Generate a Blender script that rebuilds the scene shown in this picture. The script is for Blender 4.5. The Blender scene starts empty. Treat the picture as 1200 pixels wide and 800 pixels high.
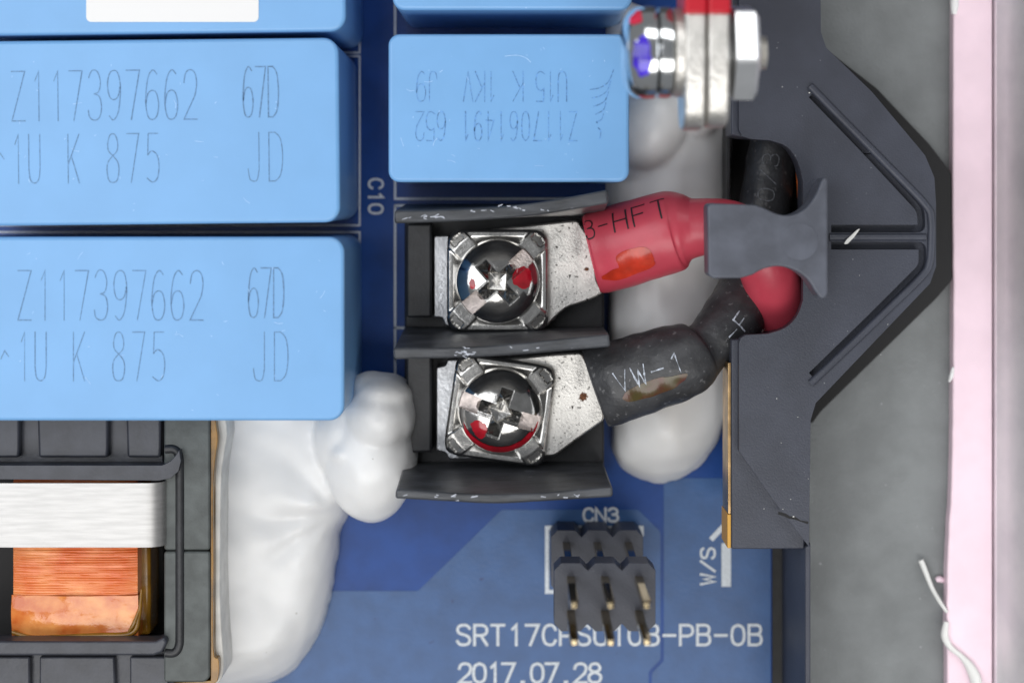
import bpy, bmesh, math, random
from mathutils import Vector, Matrix, noise
from mathutils.geometry import tessellate_polygon

random.seed(7)
S = bpy.context.scene
COL = S.collection

# ------------------------------------------------------------------ camera, world, lamps
# 1 unit = 1 cm.  The board lies in z = 0, the camera looks straight down from z = D with a shifted lens.
D = 15.0            # camera height over the board
S0 = 138.0          # photograph pixels per cm at board level
NX, NY = 610.0, 240.0   # picture point straight below the camera

S.unit_settings.system = 'METRIC'
S.unit_settings.scale_length = 0.01
cam_d = bpy.data.cameras.new('camera'); cam = bpy.data.objects.new('camera', cam_d)
COL.objects.link(cam); S.camera = cam
cam.location = (0, 0, D); cam.rotation_euler = (0, 0, 0)
cam_d.sensor_width = 36.0
cam_d.lens = 36.0 * D / (1200.0 / S0)
cam_d.shift_x = (600 - NX) / 1200.0
cam_d.shift_y = -(400 - NY) / 1200.0
cam_d.clip_start = 0.1; cam_d.clip_end = 500
cam_d.dof.use_dof = True
cam_d.dof.focus_distance = D - 1.15
cam_d.dof.aperture_fstop = 0.21

W = bpy.data.worlds.new('World'); S.world = W; W.use_nodes = True
W.node_tree.nodes['Background'].inputs[0].default_value = (0.93, 0.96, 1.0, 1)
W.node_tree.nodes['Background'].inputs[1].default_value = 0.20

def area(name, loc, target, sx, sy, power, color=(1, 1, 1)):
    l = bpy.data.lights.new(name, 'AREA'); l.shape = 'RECTANGLE'; l.size = sx; l.size_y = sy
    l.energy = power; l.color = color
    o = bpy.data.objects.new(name, l); COL.objects.link(o)
    o.location = loc
    o.rotation_euler = (Vector(target) - Vector(loc)).to_track_quat('-Z', 'Y').to_euler()
    return o
area('softbox_south', (-1, -13.5, 22), (0, -1, 0), 26, 12, 3900, (1.0, 0.985, 0.96))
area('softbox_west', (-13.5, 2, 21), (0, -1, 0), 15, 22, 2900, (0.95, 0.97, 1.0))
area('softbox_north', (4, 17, 20), (0, -1, 0), 18, 9, 1700, (1.0, 1.0, 1.0))

S.view_settings.view_transform = 'Standard'; S.view_settings.look = 'None'
S.view_settings.exposure = 0.0; S.view_settings.gamma = 1.0
S.render.engine = 'CYCLES'
S.cycles.use_denoising = True
S.cycles.max_bounces = 8

# ------------------------------------------------------------------ helpers
def P(px, py, z=0.0):
    """point at height z that lies at (px, py) of the photograph"""
    k = (D - z) / D / S0
    return Vector(((px - NX) * k, -(py - NY) * k, z))

def cm(px, z=0.0):
    return px * (D - z) / D / S0

WL = {}
def thing(name, label, cat, loc, group=None):
    o = bpy.data.objects.new(name, None); COL.objects.link(o)
    o.empty_display_size = 0.1
    o.location = loc; WL[o.name] = Vector(loc)
    o['label'] = label; o['category'] = cat
    if group: o['group'] = group
    return o

def tag(o, label=None, cat=None, group=None, kind=None):
    if label: o['label'] = label
    if cat: o['category'] = cat
    if group: o['group'] = group
    if kind: o['kind'] = kind
    return o

def finish(name, verts, faces, mat, parent=None, smooth=40, bevel=0, segs=2, matidx=None):
    me = bpy.data.meshes.new(name)
    vs = [Vector(v) for v in verts]
    lo = Vector([min(v[i] for v in vs) for i in range(3)]); hi = Vector([max(v[i] for v in vs) for i in range(3)])
    c = Vector(((lo.x + hi.x) / 2, (lo.y + hi.y) / 2, lo.z))
    me.from_pydata([v - c for v in vs], [], faces)
    return wrap(name, me, c, mat, parent, smooth, bevel, segs)

def wrap(name, me, c, mat, parent=None, smooth=40, bevel=0, segs=2, fixn=True):
    bm = bmesh.new(); bm.from_mesh(me)
    if fixn: bmesh.ops.recalc_face_normals(bm, faces=bm.faces[:])
    if smooth:
        a = math.radians(smooth)
        for f in bm.faces: f.smooth = True
        for e in bm.edges:
            e.smooth = not (len(e.link_faces) == 2 and e.calc_face_angle(0) > a)
    bm.to_mesh(me); bm.free()
    for m in (mat if isinstance(mat, (list, tuple)) else [mat]): me.materials.append(m)
    o = bpy.data.objects.new(name, me); COL.objects.link(o)
    WL[o.name] = Vector(c)
    if parent is not None:
        o.parent = parent; o.location = Vector(c) - WL[parent.name]
    else:
        o.location = c
    if bevel:
        b = o.modifiers.new('edge', 'BEVEL'); b.width = bevel; b.segments = segs
        b.limit_method = 'ANGLE'; b.angle_limit = math.radians(35); b.harden_normals = False
    return o

def loft(name, bot, top, mat, parent=None, bevel=0, segs=2, smooth=40):
    """solid between two loops of the same length"""
    n = len(bot)
    v = list(bot) + list(top)
    f = [tuple(range(n))[::-1], tuple(range(n, 2 * n))]
    for i in range(n):
        j = (i + 1) % n
        f.append((i, j, n + j, n + i))
    return finish(name, v, f, mat, parent, smooth, bevel, segs)

def prism(name, poly, z0, z1, mat, parent=None, bevel=0, segs=2, smooth=40):
    """poly in photograph pixels as seen at height z1, straight sides down to z0"""
    top = [P(x, y, z1) for x, y in poly]
    bot = [Vector((p.x, p.y, z0)) for p in top]
    return loft(name, bot, top, mat, parent, bevel, segs, smooth)

def prism_holes(name, loops, z0, z1, mat, parent=None, bevel=0):
    rings = [[P(x, y, z1) for x, y in l] for l in loops]
    tris = tessellate_polygon(rings)
    flat = [p for r in rings for p in r]; n = len(flat)
    v = flat + [Vector((p.x, p.y, z0)) for p in flat]
    f = [tuple(t) for t in tris] + [tuple(n + i for i in reversed(t)) for t in tris]
    k = 0
    for r in rings:
        m = len(r)
        for i in range(m):
            a, b = k + i, k + (i + 1) % m
            f.append((a, b, n + b, n + a))
        k += m
    return finish(name, v, f, mat, parent, 40, bevel)

def rrect(x0, y0, x1, y1, r, seg=6, rot=0.0, corners=(1, 1, 1, 1)):
    """rounded rectangle in pixels; corners = tl, tr, br, bl"""
    out = []
    cs = [(x0, y0, 180), (x1, y0, 270), (x1, y1, 0), (x0, y1, 90)]
    for q, (cx, cy, a0) in enumerate(cs):
        rr = r if corners[q] else 0.0
        if rr == 0: out.append((cx, cy)); continue
        ox = cx + (rr if cx == x0 else -rr); oy = cy + (rr if cy == y0 else -rr)
        for i in range(seg + 1):
            a = math.radians(a0 + 90 * i / seg)
            out.append((ox + rr * math.cos(a), oy + rr * math.sin(a)))
    if rot:
        mx, my = (x0 + x1) / 2, (y0 + y1) / 2
        out = [rot2(x, y, mx, my, rot) for x, y in out]
    return out

def rot2(x, y, cx, cy, deg):
    a = math.radians(deg); c, s = math.cos(a), math.sin(a)
    return (cx + (x - cx) * c - (y - cy) * s, cy + (x - cx) * s + (y - cy) * c)

def round_poly(pts, r, seg=4):
    """polygon with its corners rounded; r number or list"""
    n = len(pts); out = []
    for i in range(n):
        p0, p, p1 = Vector(pts[i - 1]), Vector(pts[i]), Vector(pts[(i + 1) % n])
        rr = r[i] if isinstance(r, (list, tuple)) else r
        d0, d1 = (p0 - p), (p1 - p)
        q = min(rr, d0.length * 0.45, d1.length * 0.45)
        if q <= 0.01: out.append(tuple(p)); continue
        a, b = p + d0.normalized() * q, p + d1.normalized() * q
        for k in range(seg + 1):
            t = k / seg
            out.append(tuple(a * (1 - t) ** 2 + p * 2 * t * (1 - t) + b * t * t))
    return out

def cat(pts, n=8, closed=False):
    """Catmull-Rom through points (tuples of any length)"""
    pts = [tuple(p) for p in pts]; m = len(pts); out = []
    if closed: rng = range(m)
    else: rng = range(m - 1)
    for i in rng:
        if closed: p = [pts[(i - 1) % m], pts[i], pts[(i + 1) % m], pts[(i + 2) % m]]
        else: p = [pts[max(i - 1, 0)], pts[i], pts[i + 1], pts[min(i + 2, m - 1)]]
        for k in range(n):
            t = k / n
            out.append(tuple(0.5 * (2 * b + (c - a) * t + (2 * a - 5 * b + 4 * c - d) * t * t + (3 * b - a - 3 * c + d) * t ** 3)
                             for a, b, c, d in zip(*p)))
    if not closed: out.append(pts[-1])
    return out

class Tube:
    """swept tube; nodes = (px, py, z, half width in px[, flatten])"""
    def __init__(self, nodes, sub=8, ring=28, jitter=0.0, seed=0):
        nodes = [tuple(n) + ((1.0,) if len(n) == 4 else ()) for n in nodes]
        sm = cat(nodes, sub)
        self.c = [P(a, b, z) for a, b, z, h, fl in sm]
        self.r = [cm(h, z) for a, b, z, h, fl in sm]
        self.fl = [fl for a, b, z, h, fl in sm]
        n = len(self.c); self.n = n; self.ring = ring
        self.t = [(self.c[min(i + 1, n - 1)] - self.c[max(i - 1, 0)]).normalized() for i in range(n)]
        self.s = [0.0]
        for i in range(1, n): self.s.append(self.s[-1] + (self.c[i] - self.c[i - 1]).length)
        self.j, self.seed = jitter, seed
    def frame(self, i):
        t = self.t[i]
        up = Vector((0, 0, 1)) - t * t.z
        if up.length < 1e-3: up = Vector((0, 1, 0))
        up.normalize()
        return up, t.cross(up).normalized()      # up and side
    def pt(self, i, ang, off=0.0):
        up, sd = self.frame(i)
        d = up * math.cos(ang) * self.fl[i] + sd * math.sin(ang)
        r = self.r[i]
        if self.j:
            q = self.c[i] + d * r
            r *= 1 + self.j * (noise.noise(q * 3.1 + Vector((self.seed, 0, 0))) + 0.5 * noise.noise(q * 9.0) + .55 * noise.noise(Vector((self.s[i] * 9, ang if ang < math.pi else 2 * math.pi - ang, self.seed))))
        return self.c[i] + d * (r + off)
    def at(self, s, ang, off=0.0):
        s = min(max(s, 0), self.s[-1])
        for i in range(1, self.n):
            if self.s[i] >= s: break
        u = (s - self.s[i - 1]) / max(self.s[i] - self.s[i - 1], 1e-9)
        return self.pt(i - 1, ang, off).lerp(self.pt(i, ang, off), u)
    def build(self, name, mat, parent, cap=True):
        v, f = [], []
        R = self.ring
        for i in range(self.n):
            for k in range(R): v.append(self.pt(i, 2 * math.pi * k / R))
        for i in range(self.n - 1):
            for k in range(R):
                a, b = i * R + k, i * R + (k + 1) % R
                f.append((a, b, b + R, a + R))
        if cap:
            f.append(tuple(range(R))); f.append(tuple(range((self.n - 1) * R, self.n * R)))
        return finish(name, v, f, mat, parent, 50)

def patch(name, fn, nu, nv, inside, mat, parent):
    """sheet over fn(u,v), u v in 0..1, keeping the cells whose centre passes inside(u,v)"""
    v, f, idx = [], [], {}
    def vi(i, j):
        if (i, j) not in idx:
            idx[(i, j)] = len(v); v.append(fn(i / nu, j / nv))
        return idx[(i, j)]
    for i in range(nu):
        for j in range(nv):
            if inside((i + .5) / nu, (j + .5) / nv):
                f.append((vi(i, j), vi(i + 1, j), vi(i + 1, j + 1), vi(i, j + 1)))
    o = finish(name, v, f, mat, parent, 60)
    return o

# stroke lettering: L = straight polyline, C = smooth curve
G = {
 '0': [('C', [(.5,1),(.12,.87),(0,.5),(.12,.13),(.5,0),(.88,.13),(1,.5),(.88,.87),(.5,1)])],
 '1': [('L', [(.3,.8),(.6,1),(.6,0)])],
 '2': [('C', [(.02,.74),(.15,.93),(.5,1),(.85,.93),(.98,.72),(.84,.48)]), ('L', [(.84,.48),(0,0),(1,0)])],
 '3': [('C', [(.05,.86),(.3,1),(.7,.98),(.93,.78),(.8,.58),(.45,.53)]), ('C', [(.45,.53),(.85,.47),(1,.25),(.82,.05),(.45,0),(.1,.06),(0,.2)])],
 '4': [('L', [(.75,0),(.75,1),(0,.3),(1,.3)])],
 '5': [('L', [(.92,1),(.12,1),(.06,.56)]), ('C', [(.06,.56),(.4,.64),(.85,.55),(1,.32),(.85,.08),(.45,0),(0,.08)])],
 '6': [('C', [(.86,.92),(.55,1),(.2,.85),(.02,.5),(.03,.25),(.2,.05),(.5,0),(.83,.07),(.98,.3),(.82,.53),(.5,.59),(.18,.52),(.04,.34)])],
 '7': [('L', [(0,1),(1,1),(.35,0)])],
 '8': [('C', [(.5,.55),(.15,.65),(.08,.8),(.25,.96),(.5,1),(.75,.96),(.92,.8),(.85,.65),(.5,.55)]), ('C', [(.5,.55),(.1,.42),(0,.25),(.15,.05),(.5,0),(.85,.05),(1,.25),(.9,.42),(.5,.55)])],
 '9': [('C', [(.14,.08),(.45,0),(.8,.15),(.98,.5),(.97,.75),(.8,.95),(.5,1),(.17,.93),(.02,.7),(.18,.47),(.5,.41),(.82,.48),(.96,.66)])],
 'S': [('C', [(.98,.84),(.8,.97),(.5,1),(.15,.95),(.02,.77),(.15,.6),(.5,.52),(.85,.43),(1,.24),(.85,.05),(.5,0),(.18,.04),(0,.18)])],
 'R': [('L', [(0,0),(0,1),(.6,1)]), ('C', [(.6,1),(.9,.92),(1,.74),(.9,.56),(.6,.48)]), ('L', [(.6,.48),(0,.48)]), ('L', [(.5,.48),(1,0)])],
 'T': [('L', [(0,1),(1,1)]), ('L', [(.5,1),(.5,0)])],
 'C': [('C', [(1,.78),(.82,.96),(.5,1),(.15,.88),(0,.5),(.15,.12),(.5,0),(.82,.04),(1,.22)])],
 'P': [('L', [(0,0),(0,1),(.6,1)]), ('C', [(.6,1),(.9,.92),(1,.72),(.9,.53),(.6,.45)]), ('L', [(.6,.45),(0,.45)])],
 'U': [('L', [(0,1),(0,.3)]), ('C', [(0,.3),(.12,.08),(.5,0),(.88,.08),(1,.3)]), ('L', [(1,.3),(1,1)])],
 'B': [('L', [(0,.53),(0,1),(.6,1)]), ('C', [(.6,1),(.86,.94),(.94,.77),(.86,.6),(.6,.53)]), ('L', [(.6,.53),(0,.53),(0,0),(.6,0)]), ('C', [(.6,0),(.9,.07),(1,.27),(.9,.46),(.6,.53)])],
 'N': [('L', [(0,0),(0,1),(1,0),(1,1)])],
 'W': [('L', [(0,1),(.25,0),(.5,.75),(.75,0),(1,1)])],
 'Z': [('L', [(0,1),(1,1),(0,0),(1,0)])],
 'K': [('L', [(0,0),(0,1)]), ('L', [(1,1),(0,.38)]), ('L', [(.3,.55),(1,0)])],
 'D': [('L', [(.45,0),(0,0),(0,1),(.45,1)]), ('C', [(.45,1),(.85,.86),(1,.5),(.85,.14),(.45,0)])],
 'J': [('L', [(.8,1),(.8,.25)]), ('C', [(.8,.25),(.66,.04),(.4,0),(.12,.05),(0,.25)])],
 'H': [('L', [(0,0),(0,1)]), ('L', [(1,0),(1,1)]), ('L', [(0,.5),(1,.5)])],
 'F': [('L', [(0,0),(0,1),(1,1)]), ('L', [(0,.53),(.8,.53)])],
 'V': [('L', [(0,1),(.5,0),(1,1)])],
 'O': [('C', [(.5,1),(.12,.87),(0,.5),(.12,.13),(.5,0),(.88,.13),(1,.5),(.88,.87),(.5,1)])],
 '-': [('L', [(.05,.48),(.95,.48)])],
 '.': [('L', [(.42,.02),(.58,.02)])],
 '/': [('L', [(0,0),(1,1)])],
 '^': [('L', [(0,.45),(.5,.62),(1,.5)])],
}

def strokes(name, lines, w, fn, mat, parent, jit=0.0, sub=False):
    """flat ribbons of width w along polylines (u, v); fn maps (u, v, layer) to a point"""
    v, f = [], []
    for q, pl in enumerate(lines):
        n = len(pl)
        if n < 2: continue
        pl = [Vector((a, b)) for a, b in pl]
        fine = [pl[0]]
        for a, b in zip(pl, pl[1:]):
            k = max(1, int((b - a).length / 3.5)) if sub else 1
            for i in range(1, k + 1): fine.append(a.lerp(b, i / k))
        pl = fine; n = len(pl)
        closed = (pl[0] - pl[-1]).length < 1e-6
        ext = w * 0.45
        if not closed:
            pl[0] = pl[0] + (pl[0] - pl[1]).normalized() * ext
            pl[-1] = pl[-1] + (pl[-1] - pl[-2]).normalized() * ext
        base = len(v)
        for i in range(n):
            a = pl[i] - pl[i - 1] if i else (pl[0] - pl[-2] if closed else pl[1] - pl[0])
            b = pl[i + 1] - pl[i] if i < n - 1 else (pl[1] - pl[0] if closed else a)
            a, b = a.normalized(), b.normalized()
            t = (a + b)
            if t.length < 1e-3: t = a
            t.normalize()
            nr = Vector((-t.y, t.x)); na = Vector((-a.y, a.x))
            k = 1 / max(0.45, nr.dot(na))
            ww = w * (1 + jit * random.uniform(-1, 1))
            for sg in (1, -1):
                p = pl[i] + nr * (ww / 2 * k * sg)
                v.append(fn(p.x, p.y, q))
        for i in range(n - 1):
            f.append((base + 2 * i, base + 2 * i + 1, base + 2 * i + 3, base + 2 * i + 2))
    return finish(name, v, f, mat, parent, 0)

def layout(text, h, w, adv, gaps=None):
    lines = []; u = 0
    for ch in text:
        if ch in G:
            for kind, pts in G[ch]:
                q = cat(pts, 5) if kind == 'C' else pts
                lines.append([(u + a * w, b * h) for a, b in q])
        u += adv
    return lines

def flat_fn(x0, y0, z, rot=0.0, step=0.00012):
    a = math.radians(rot); c, s = math.cos(a), math.sin(a)
    def fn(u, v, q):
        return P(x0 + u * c + v * s, y0 + u * s - v * c, z + step * (q % 12))
    return fn

# ------------------------------------------------------------------ materials
def mat(name, col, rough=0.5, metal=0.0, spec=0.5, var=0.0, vscale=6.0, col2=None, bump=0.0, bscale=60.0,
        speck=0.0, speck_col=(.7, .72, .75), speck_scale=40.0, rvar=0.0, coat=0.0, trans=0.0, sss=0.0, stretch=None, ior=1.5, alpha=1.0):
    m = bpy.data.materials.new(name); m.use_nodes = True
    nt = m.node_tree; N = nt.nodes; L = nt.links
    b = N['Principled BSDF']
    b.inputs['Base Color'].default_value = (*col, 1); b.inputs['Roughness'].default_value = rough
    b.inputs['Metallic'].default_value = metal; b.inputs['Specular IOR Level'].default_value = spec
    b.inputs['IOR'].default_value = ior
    b.inputs['Coat Weight'].default_value = coat; b.inputs['Coat Roughness'].default_value = 0.08
    b.inputs['Transmission Weight'].default_value = trans
    b.inputs['Alpha'].default_value = alpha
    if sss:
        b.inputs['Subsurface Weight'].default_value = sss
        b.inputs['Subsurface Radius'].default_value = (.12, .11, .10); b.inputs['Subsurface Scale'].default_value = 0.6
    tc = N.new('ShaderNodeTexCoord'); src = tc.outputs['Object']
    if stretch:
        mp = N.new('ShaderNodeMapping'); mp.inputs['Scale'].default_value = stretch
        L.new(src, mp.inputs['Vector']); src = mp.outputs[0]
    out = None
    if var or col2:
        nz = N.new('ShaderNodeTexNoise'); nz.inputs['Scale'].default_value = vscale; nz.inputs['Detail'].default_value = 5
        L.new(src, nz.inputs['Vector'])
        rp = N.new('ShaderNodeValToRGB')
        rp.color_ramp.elements[0].position = 0.36; rp.color_ramp.elements[1].position = 0.66
        c2 = col2 or tuple(min(1, c * (1 + var)) for c in col)
        c1 = col if col2 else tuple(c * (1 - var) for c in col)
        rp.color_ramp.elements[0].color = (*c1, 1); rp.color_ramp.elements[1].color = (*c2, 1)
        L.new(nz.outputs['Fac'], rp.inputs['Fac']); out = rp.outputs['Color']
        if rvar:
            mr = N.new('ShaderNodeMapRange'); mr.inputs['To Min'].default_value = max(0.02, rough - rvar); mr.inputs['To Max'].default_value = min(1, rough + rvar)
            mr.inputs['From Min'].default_value = .3; mr.inputs['From Max'].default_value = .7
            L.new(nz.outputs['Fac'], mr.inputs['Value']); L.new(mr.outputs[0], b.inputs['Roughness'])
    if speck:
        vz = N.new('ShaderNodeTexNoise'); vz.inputs['Scale'].default_value = speck_scale; vz.inputs['Detail'].default_value = 2
        L.new(src, vz.inputs['Vector'])
        r2 = N.new('ShaderNodeValToRGB'); r2.color_ramp.elements[0].position = 1 - speck; r2.color_ramp.elements[1].position = min(1, 1 - speck + .03)
        L.new(vz.outputs['Fac'], r2.inputs['Fac'])
        mx = N.new('ShaderNodeMix'); mx.data_type = 'RGBA'
        L.new(r2.outputs['Color'], mx.inputs[0])
        if out: L.new(out, mx.inputs[6])
        else: mx.inputs[6].default_value = (*col, 1)
        mx.inputs[7].default_value = (*speck_col, 1)
        out = mx.outputs[2]
    if out: L.new(out, b.inputs['Base Color'])
    if bump:
        bz = N.new('ShaderNodeTexNoise'); bz.inputs['Scale'].default_value = bscale; bz.inputs['Detail'].default_value = 4
        L.new(src, bz.inputs['Vector'])
        bp = N.new('ShaderNodeBump'); bp.inputs['Strength'].default_value = bump; bp.inputs['Distance'].default_value = 0.02
        L.new(bz.outputs['Fac'], bp.inputs['Height']); L.new(bp.outputs[0], b.inputs['Normal'])
    return m

M = {}
M['mask'] = mat('solder_mask_dark', (.009, .054, .235), .34, spec=.3, var=.15, vscale=3, bump=.04, bscale=40)
M['pour'] = mat('solder_mask_over_copper', (.032, .094, .245), .34, spec=.42, var=.10, vscale=5, bump=.06, bscale=30, speck=.27, speck_col=(.02, .05, .16), speck_scale=9)
M['silk'] = mat('silkscreen_ink', (.62, .66, .70), .6, var=.1, vscale=40)
M['blue'] = mat('blue_case', (.180, .400, .715), .33, spec=.5, var=.03, vscale=2, bump=.03, bscale=60, speck=.225, speck_col=(.42, .60, .88), speck_scale=26)
M['laser'] = mat('grey_laser_print', (.11, .24, .44), .5, var=.3, vscale=60)
M['laser_pale'] = mat('faint_laser_print', (.120, .290, .590), .35, var=.35, vscale=40)
M['sticker'] = mat('white_sticker', (.80, .80, .80), .55)
M['black'] = mat('black_plastic', (.020, .021, .024), .45, var=.25, vscale=8, bump=.10, bscale=45)
M['barrier'] = mat('barrier_plastic', (.052, .056, .064), .40, var=.35, vscale=7, bump=.2, bscale=22, speck=.275, speck_col=(.16, .17, .19), speck_scale=16, stretch=(.5, 2.2, 1))
M['scuff'] = mat('white_scuff', (.50, .53, .60), .7)
M['bracket'] = mat('slate_plastic', (.042, .047, .066), .46, var=.14, vscale=2.5, bump=.16, bscale=75, speck=.235, speck_col=(.22, .23, .25), speck_scale=30)
M['clip'] = mat('slate_clip_plastic', (.088, .096, .122), .45, var=.2, vscale=4, bump=.08, bscale=30)
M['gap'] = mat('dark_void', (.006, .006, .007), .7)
M['steel'] = mat('nickel_screw', (.60, .59, .57), .13, 1, var=.12, vscale=9, bump=.05, bscale=30)
M['washer'] = mat('nickel_washer', (.60, .59, .57), .20, 1, var=.15, vscale=8, bump=.08, bscale=26)
M['slotm'] = mat('worn_slot_metal', (.62, .55, .52), .5, 1, var=.2, vscale=20, bump=.3, bscale=60)
M['tin'] = mat('tinned_copper', (.72, .70, .665), .42, 1, var=.16, vscale=7, bump=.14, bscale=50, speck=.345, speck_col=(.06, .055, .05), speck_scale=34, rvar=.12)
M['contact'] = mat('contact_plate_metal', (.52, .53, .55), .33, 1, var=.2, vscale=6, bump=.15, bscale=40)
M['rust'] = mat('rust_spot', (.16, .06, .025), .8, var=.5, vscale=40)
M['redp'] = mat('red_lacquer', (.42, .008, .02), .10, var=.3, vscale=8, coat=.6)
M['redshrink'] = mat('red_heat_shrink', (.50, .055, .085), .34, var=.06, vscale=4, bump=.05, bscale=22)
M['redstain'] = mat('red_varnish_stain', (.50, .035, .015), .22, var=.35, vscale=5, coat=.15)
M['ink'] = mat('black_ink', (.020, .012, .015), .5)
M['blackshrink'] = mat('black_heat_shrink', (.040, .041, .045), .42, var=.3, vscale=5, bump=.3, bscale=20, speck=.34, speck_col=(.11, .11, .115), speck_scale=22)
M['whiteink'] = mat('worn_white_ink', (.44, .48, .55), .7, var=.5, vscale=40)
M['dimink'] = mat('dim_white_ink', (.20, .21, .23), .7, var=.4, vscale=40)
M['amberstain'] = mat('amber_varnish_stain', (.065, .050, .014), .24, var=.5, vscale=9, col2=(.085, .018, .012), coat=.1)
M['silicone'] = mat('white_silicone', (.765, .765, .762), .33, sss=.25, bump=.10, bscale=4, spec=.5, var=.03, vscale=2.5, speck=.215, speck_col=(.50, .49, .46), speck_scale=12)
M['ferrite'] = mat('grey_ferrite', (.080, .090, .088), .55, var=.22, vscale=7, bump=.15, bscale=55)
M['bobbin'] = mat('bobbin_plastic', (.040, .043, .055), .38, var=.2, vscale=6, bump=.12, bscale=35)
M['band'] = mat('steel_band', (.50, .493, .485), .50, 1, var=.07, vscale=12, bump=.06, bscale=30, stretch=(.3, 3, 1))
M['copper'] = mat('enamelled_copper', (.66, .13, .025), .30, .1, col2=(.84, .32, .11), vscale=3.0, coat=.35)
M['kapton'] = mat('amber_tape', (.56, .12, .018), .14, .0, col2=(.80, .31, .08), vscale=5.5, bump=.6, bscale=6, coat=.4)
M['varnish'] = mat('amber_varnish', (.24, .115, .010), .22, coat=.15, var=.4, vscale=5)
M['film'] = mat('cloudy_plastic_film', (.58, .57, .54), .25, var=.15, vscale=5)
M['gold'] = mat('gold_pin', (.52, .42, .26), .12, 1)
M['brass_edge'] = mat('brass_edge', (.60, .40, .20), .28, 1, var=.3, vscale=6)
M['amber_edge'] = mat('amber_edge', (.62, .33, .05), .4)
M['pad'] = mat('grey_pad', (.185, .197, .200), .62, var=.12, vscale=2.6, bump=.3, bscale=34, speck=.245, speck_col=(.32, .33, .34), speck_scale=22)
M['pink'] = mat('pink_silicone', (.84, .655, .735), .45, var=.04, vscale=3, bump=.05, bscale=10, sss=.1)
M['alu'] = mat('pale_aluminium', (.95, .955, .965), .58, 1, var=.05, vscale=3, bump=.04, bscale=10)
M['zinc'] = mat('zinc_plate', (.83, .85, .86), .14, 1, var=.06, vscale=6)
M['tinlug'] = mat('tinned_lug', (.76, .74, .70), .45, 1, var=.1, vscale=12, bump=.4, bscale=35)
M['bluepaint'] = mat('violet_paint', (.05, .02, .50), .2, coat=.5, var=.4, vscale=5)
M['pinkpaint'] = mat('red_paint', (.75, .03, .08), .2, coat=.5)
M['orange'] = mat('orange_insulation', (.65, .14, .02), .4)
M['flake'] = mat('white_flake', (.72, .72, .70), .6)

# ------------------------------------------------------------------ circuit board
board = thing('circuit_board', 'blue circuit board with white printed lettering under all the parts', 'circuit board', P(440, 420, -.16))
prism('substrate', [(-160, -160), (905, -160), (905, 960), (-160, 960)], -.16, 0, M['mask'], board, bevel=.01)
zc = .0035
prism('copper_area', round_poly([(-150, 692), (490, 692), (588, 597), (748, 597), (774, 623), (774, 772), (760, 786), (760, 950), (-150, 950)], 3), .0005, zc, M['pour'], board)
prism('copper_area', round_poly([(778, 560), (903, 560), (903, 950), (764, 950), (764, 788), (778, 774)], 3), .0005, zc, M['pour'], board)
zs = .008
strokes('printed_text', layout('SRT17CPSU10B-PB-0B', 23, 14.5, 20.1), 3.3, flat_fn(536, 755, zs), M['silk'], board)
strokes('printed_text', layout('2017.07.28', 22, 14, 16.9), 3.3, flat_fn(538, 799, zs), M['silk'], board)
strokes('printed_text', layout('CN3', 15, 11, 14.6), 3.0, flat_fn(684, 610.5, zs), M['silk'], board)
strokes('printed_text', layout('W/S', 16, 11.5, 15.2), 2.8, flat_fn(837.5, 684, zs, -90), M['silk'], board)
strokes('printed_text', layout('C10', 16, 10.5, 14.8), 2.8, flat_fn(432.5, 210, zs, 90), M['silk'], board)
def silk_line(pts, w=4.0): strokes('printed_outline', [pts], w, flat_fn(0, 0, zs + .001, 0), M['silk'], board)
def L_(*pts): return [(x, -y) for x, y in pts]
silk_line(L_((752, 626), (752, 618), (641, 618), (641, 693), (654, 693)), 4.6)
silk_line(L_((851, 682), (851, 641)), 11)
silk_line(L_((835, 630), (848, 616), (864, 634)), 6)
silk_line(L_((463, -60), (463, 233), (715, 233)), 2.6)
silk_line(L_((463, 242), (463, 420)), 2.6)
silk_line(L_((700, 241), (463, 241)), 2.4)
silk_line(L_((463, 384), (473, 384)), 2.4)
silk_line(L_((463, 420), (463, 560)), 2.4)
for y0, y1 in ((-120, 62), (66, 264), (272, 478)):
    silk_line(L_((-100, y0), (421.5, y0), (421.5, y1), (-100, y1)), 2.0)

fl0 = finish('chassis_floor', [Vector((-9, -9, -.5)), Vector((9, -9, -.5)), Vector((9, 9, -.5)), Vector((-9, 9, -.5))], [(0, 1, 2, 3)], M['black'], None, 0)
tag(fl0, kind='structure')
# ------------------------------------------------------------------ capacitors
def capacitor(x0, y0, x1, y1, r, z, label, rot=0.0, group=None):
    c = P((x0 + x1) / 2, (y0 + y1) / 2, z); c.z = 0
    t = thing('film_capacitor', label, 'capacitor', c, group)
    loop = rrect(x0, y0, x1, y1, r, 6, rot)
    top = [P(a, b, z) for a, b in loop]
    bot = [Vector((c.x + (p.x - c.x) * .992, c.y + (p.y - c.y) * .985, .012)) for p in top]
    loft('case', bot, top, M['blue'], t, bevel=.028, segs=3)
    return t
def cap_text(t, lines, z, m, jit=.25):
    for (txt, x, y, h, w, adv, sw, rot) in lines:
        strokes('laser_marking', layout(txt, h, w, adv), sw, flat_fn(x, y, z + .002, rot), m, t, jit)

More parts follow.
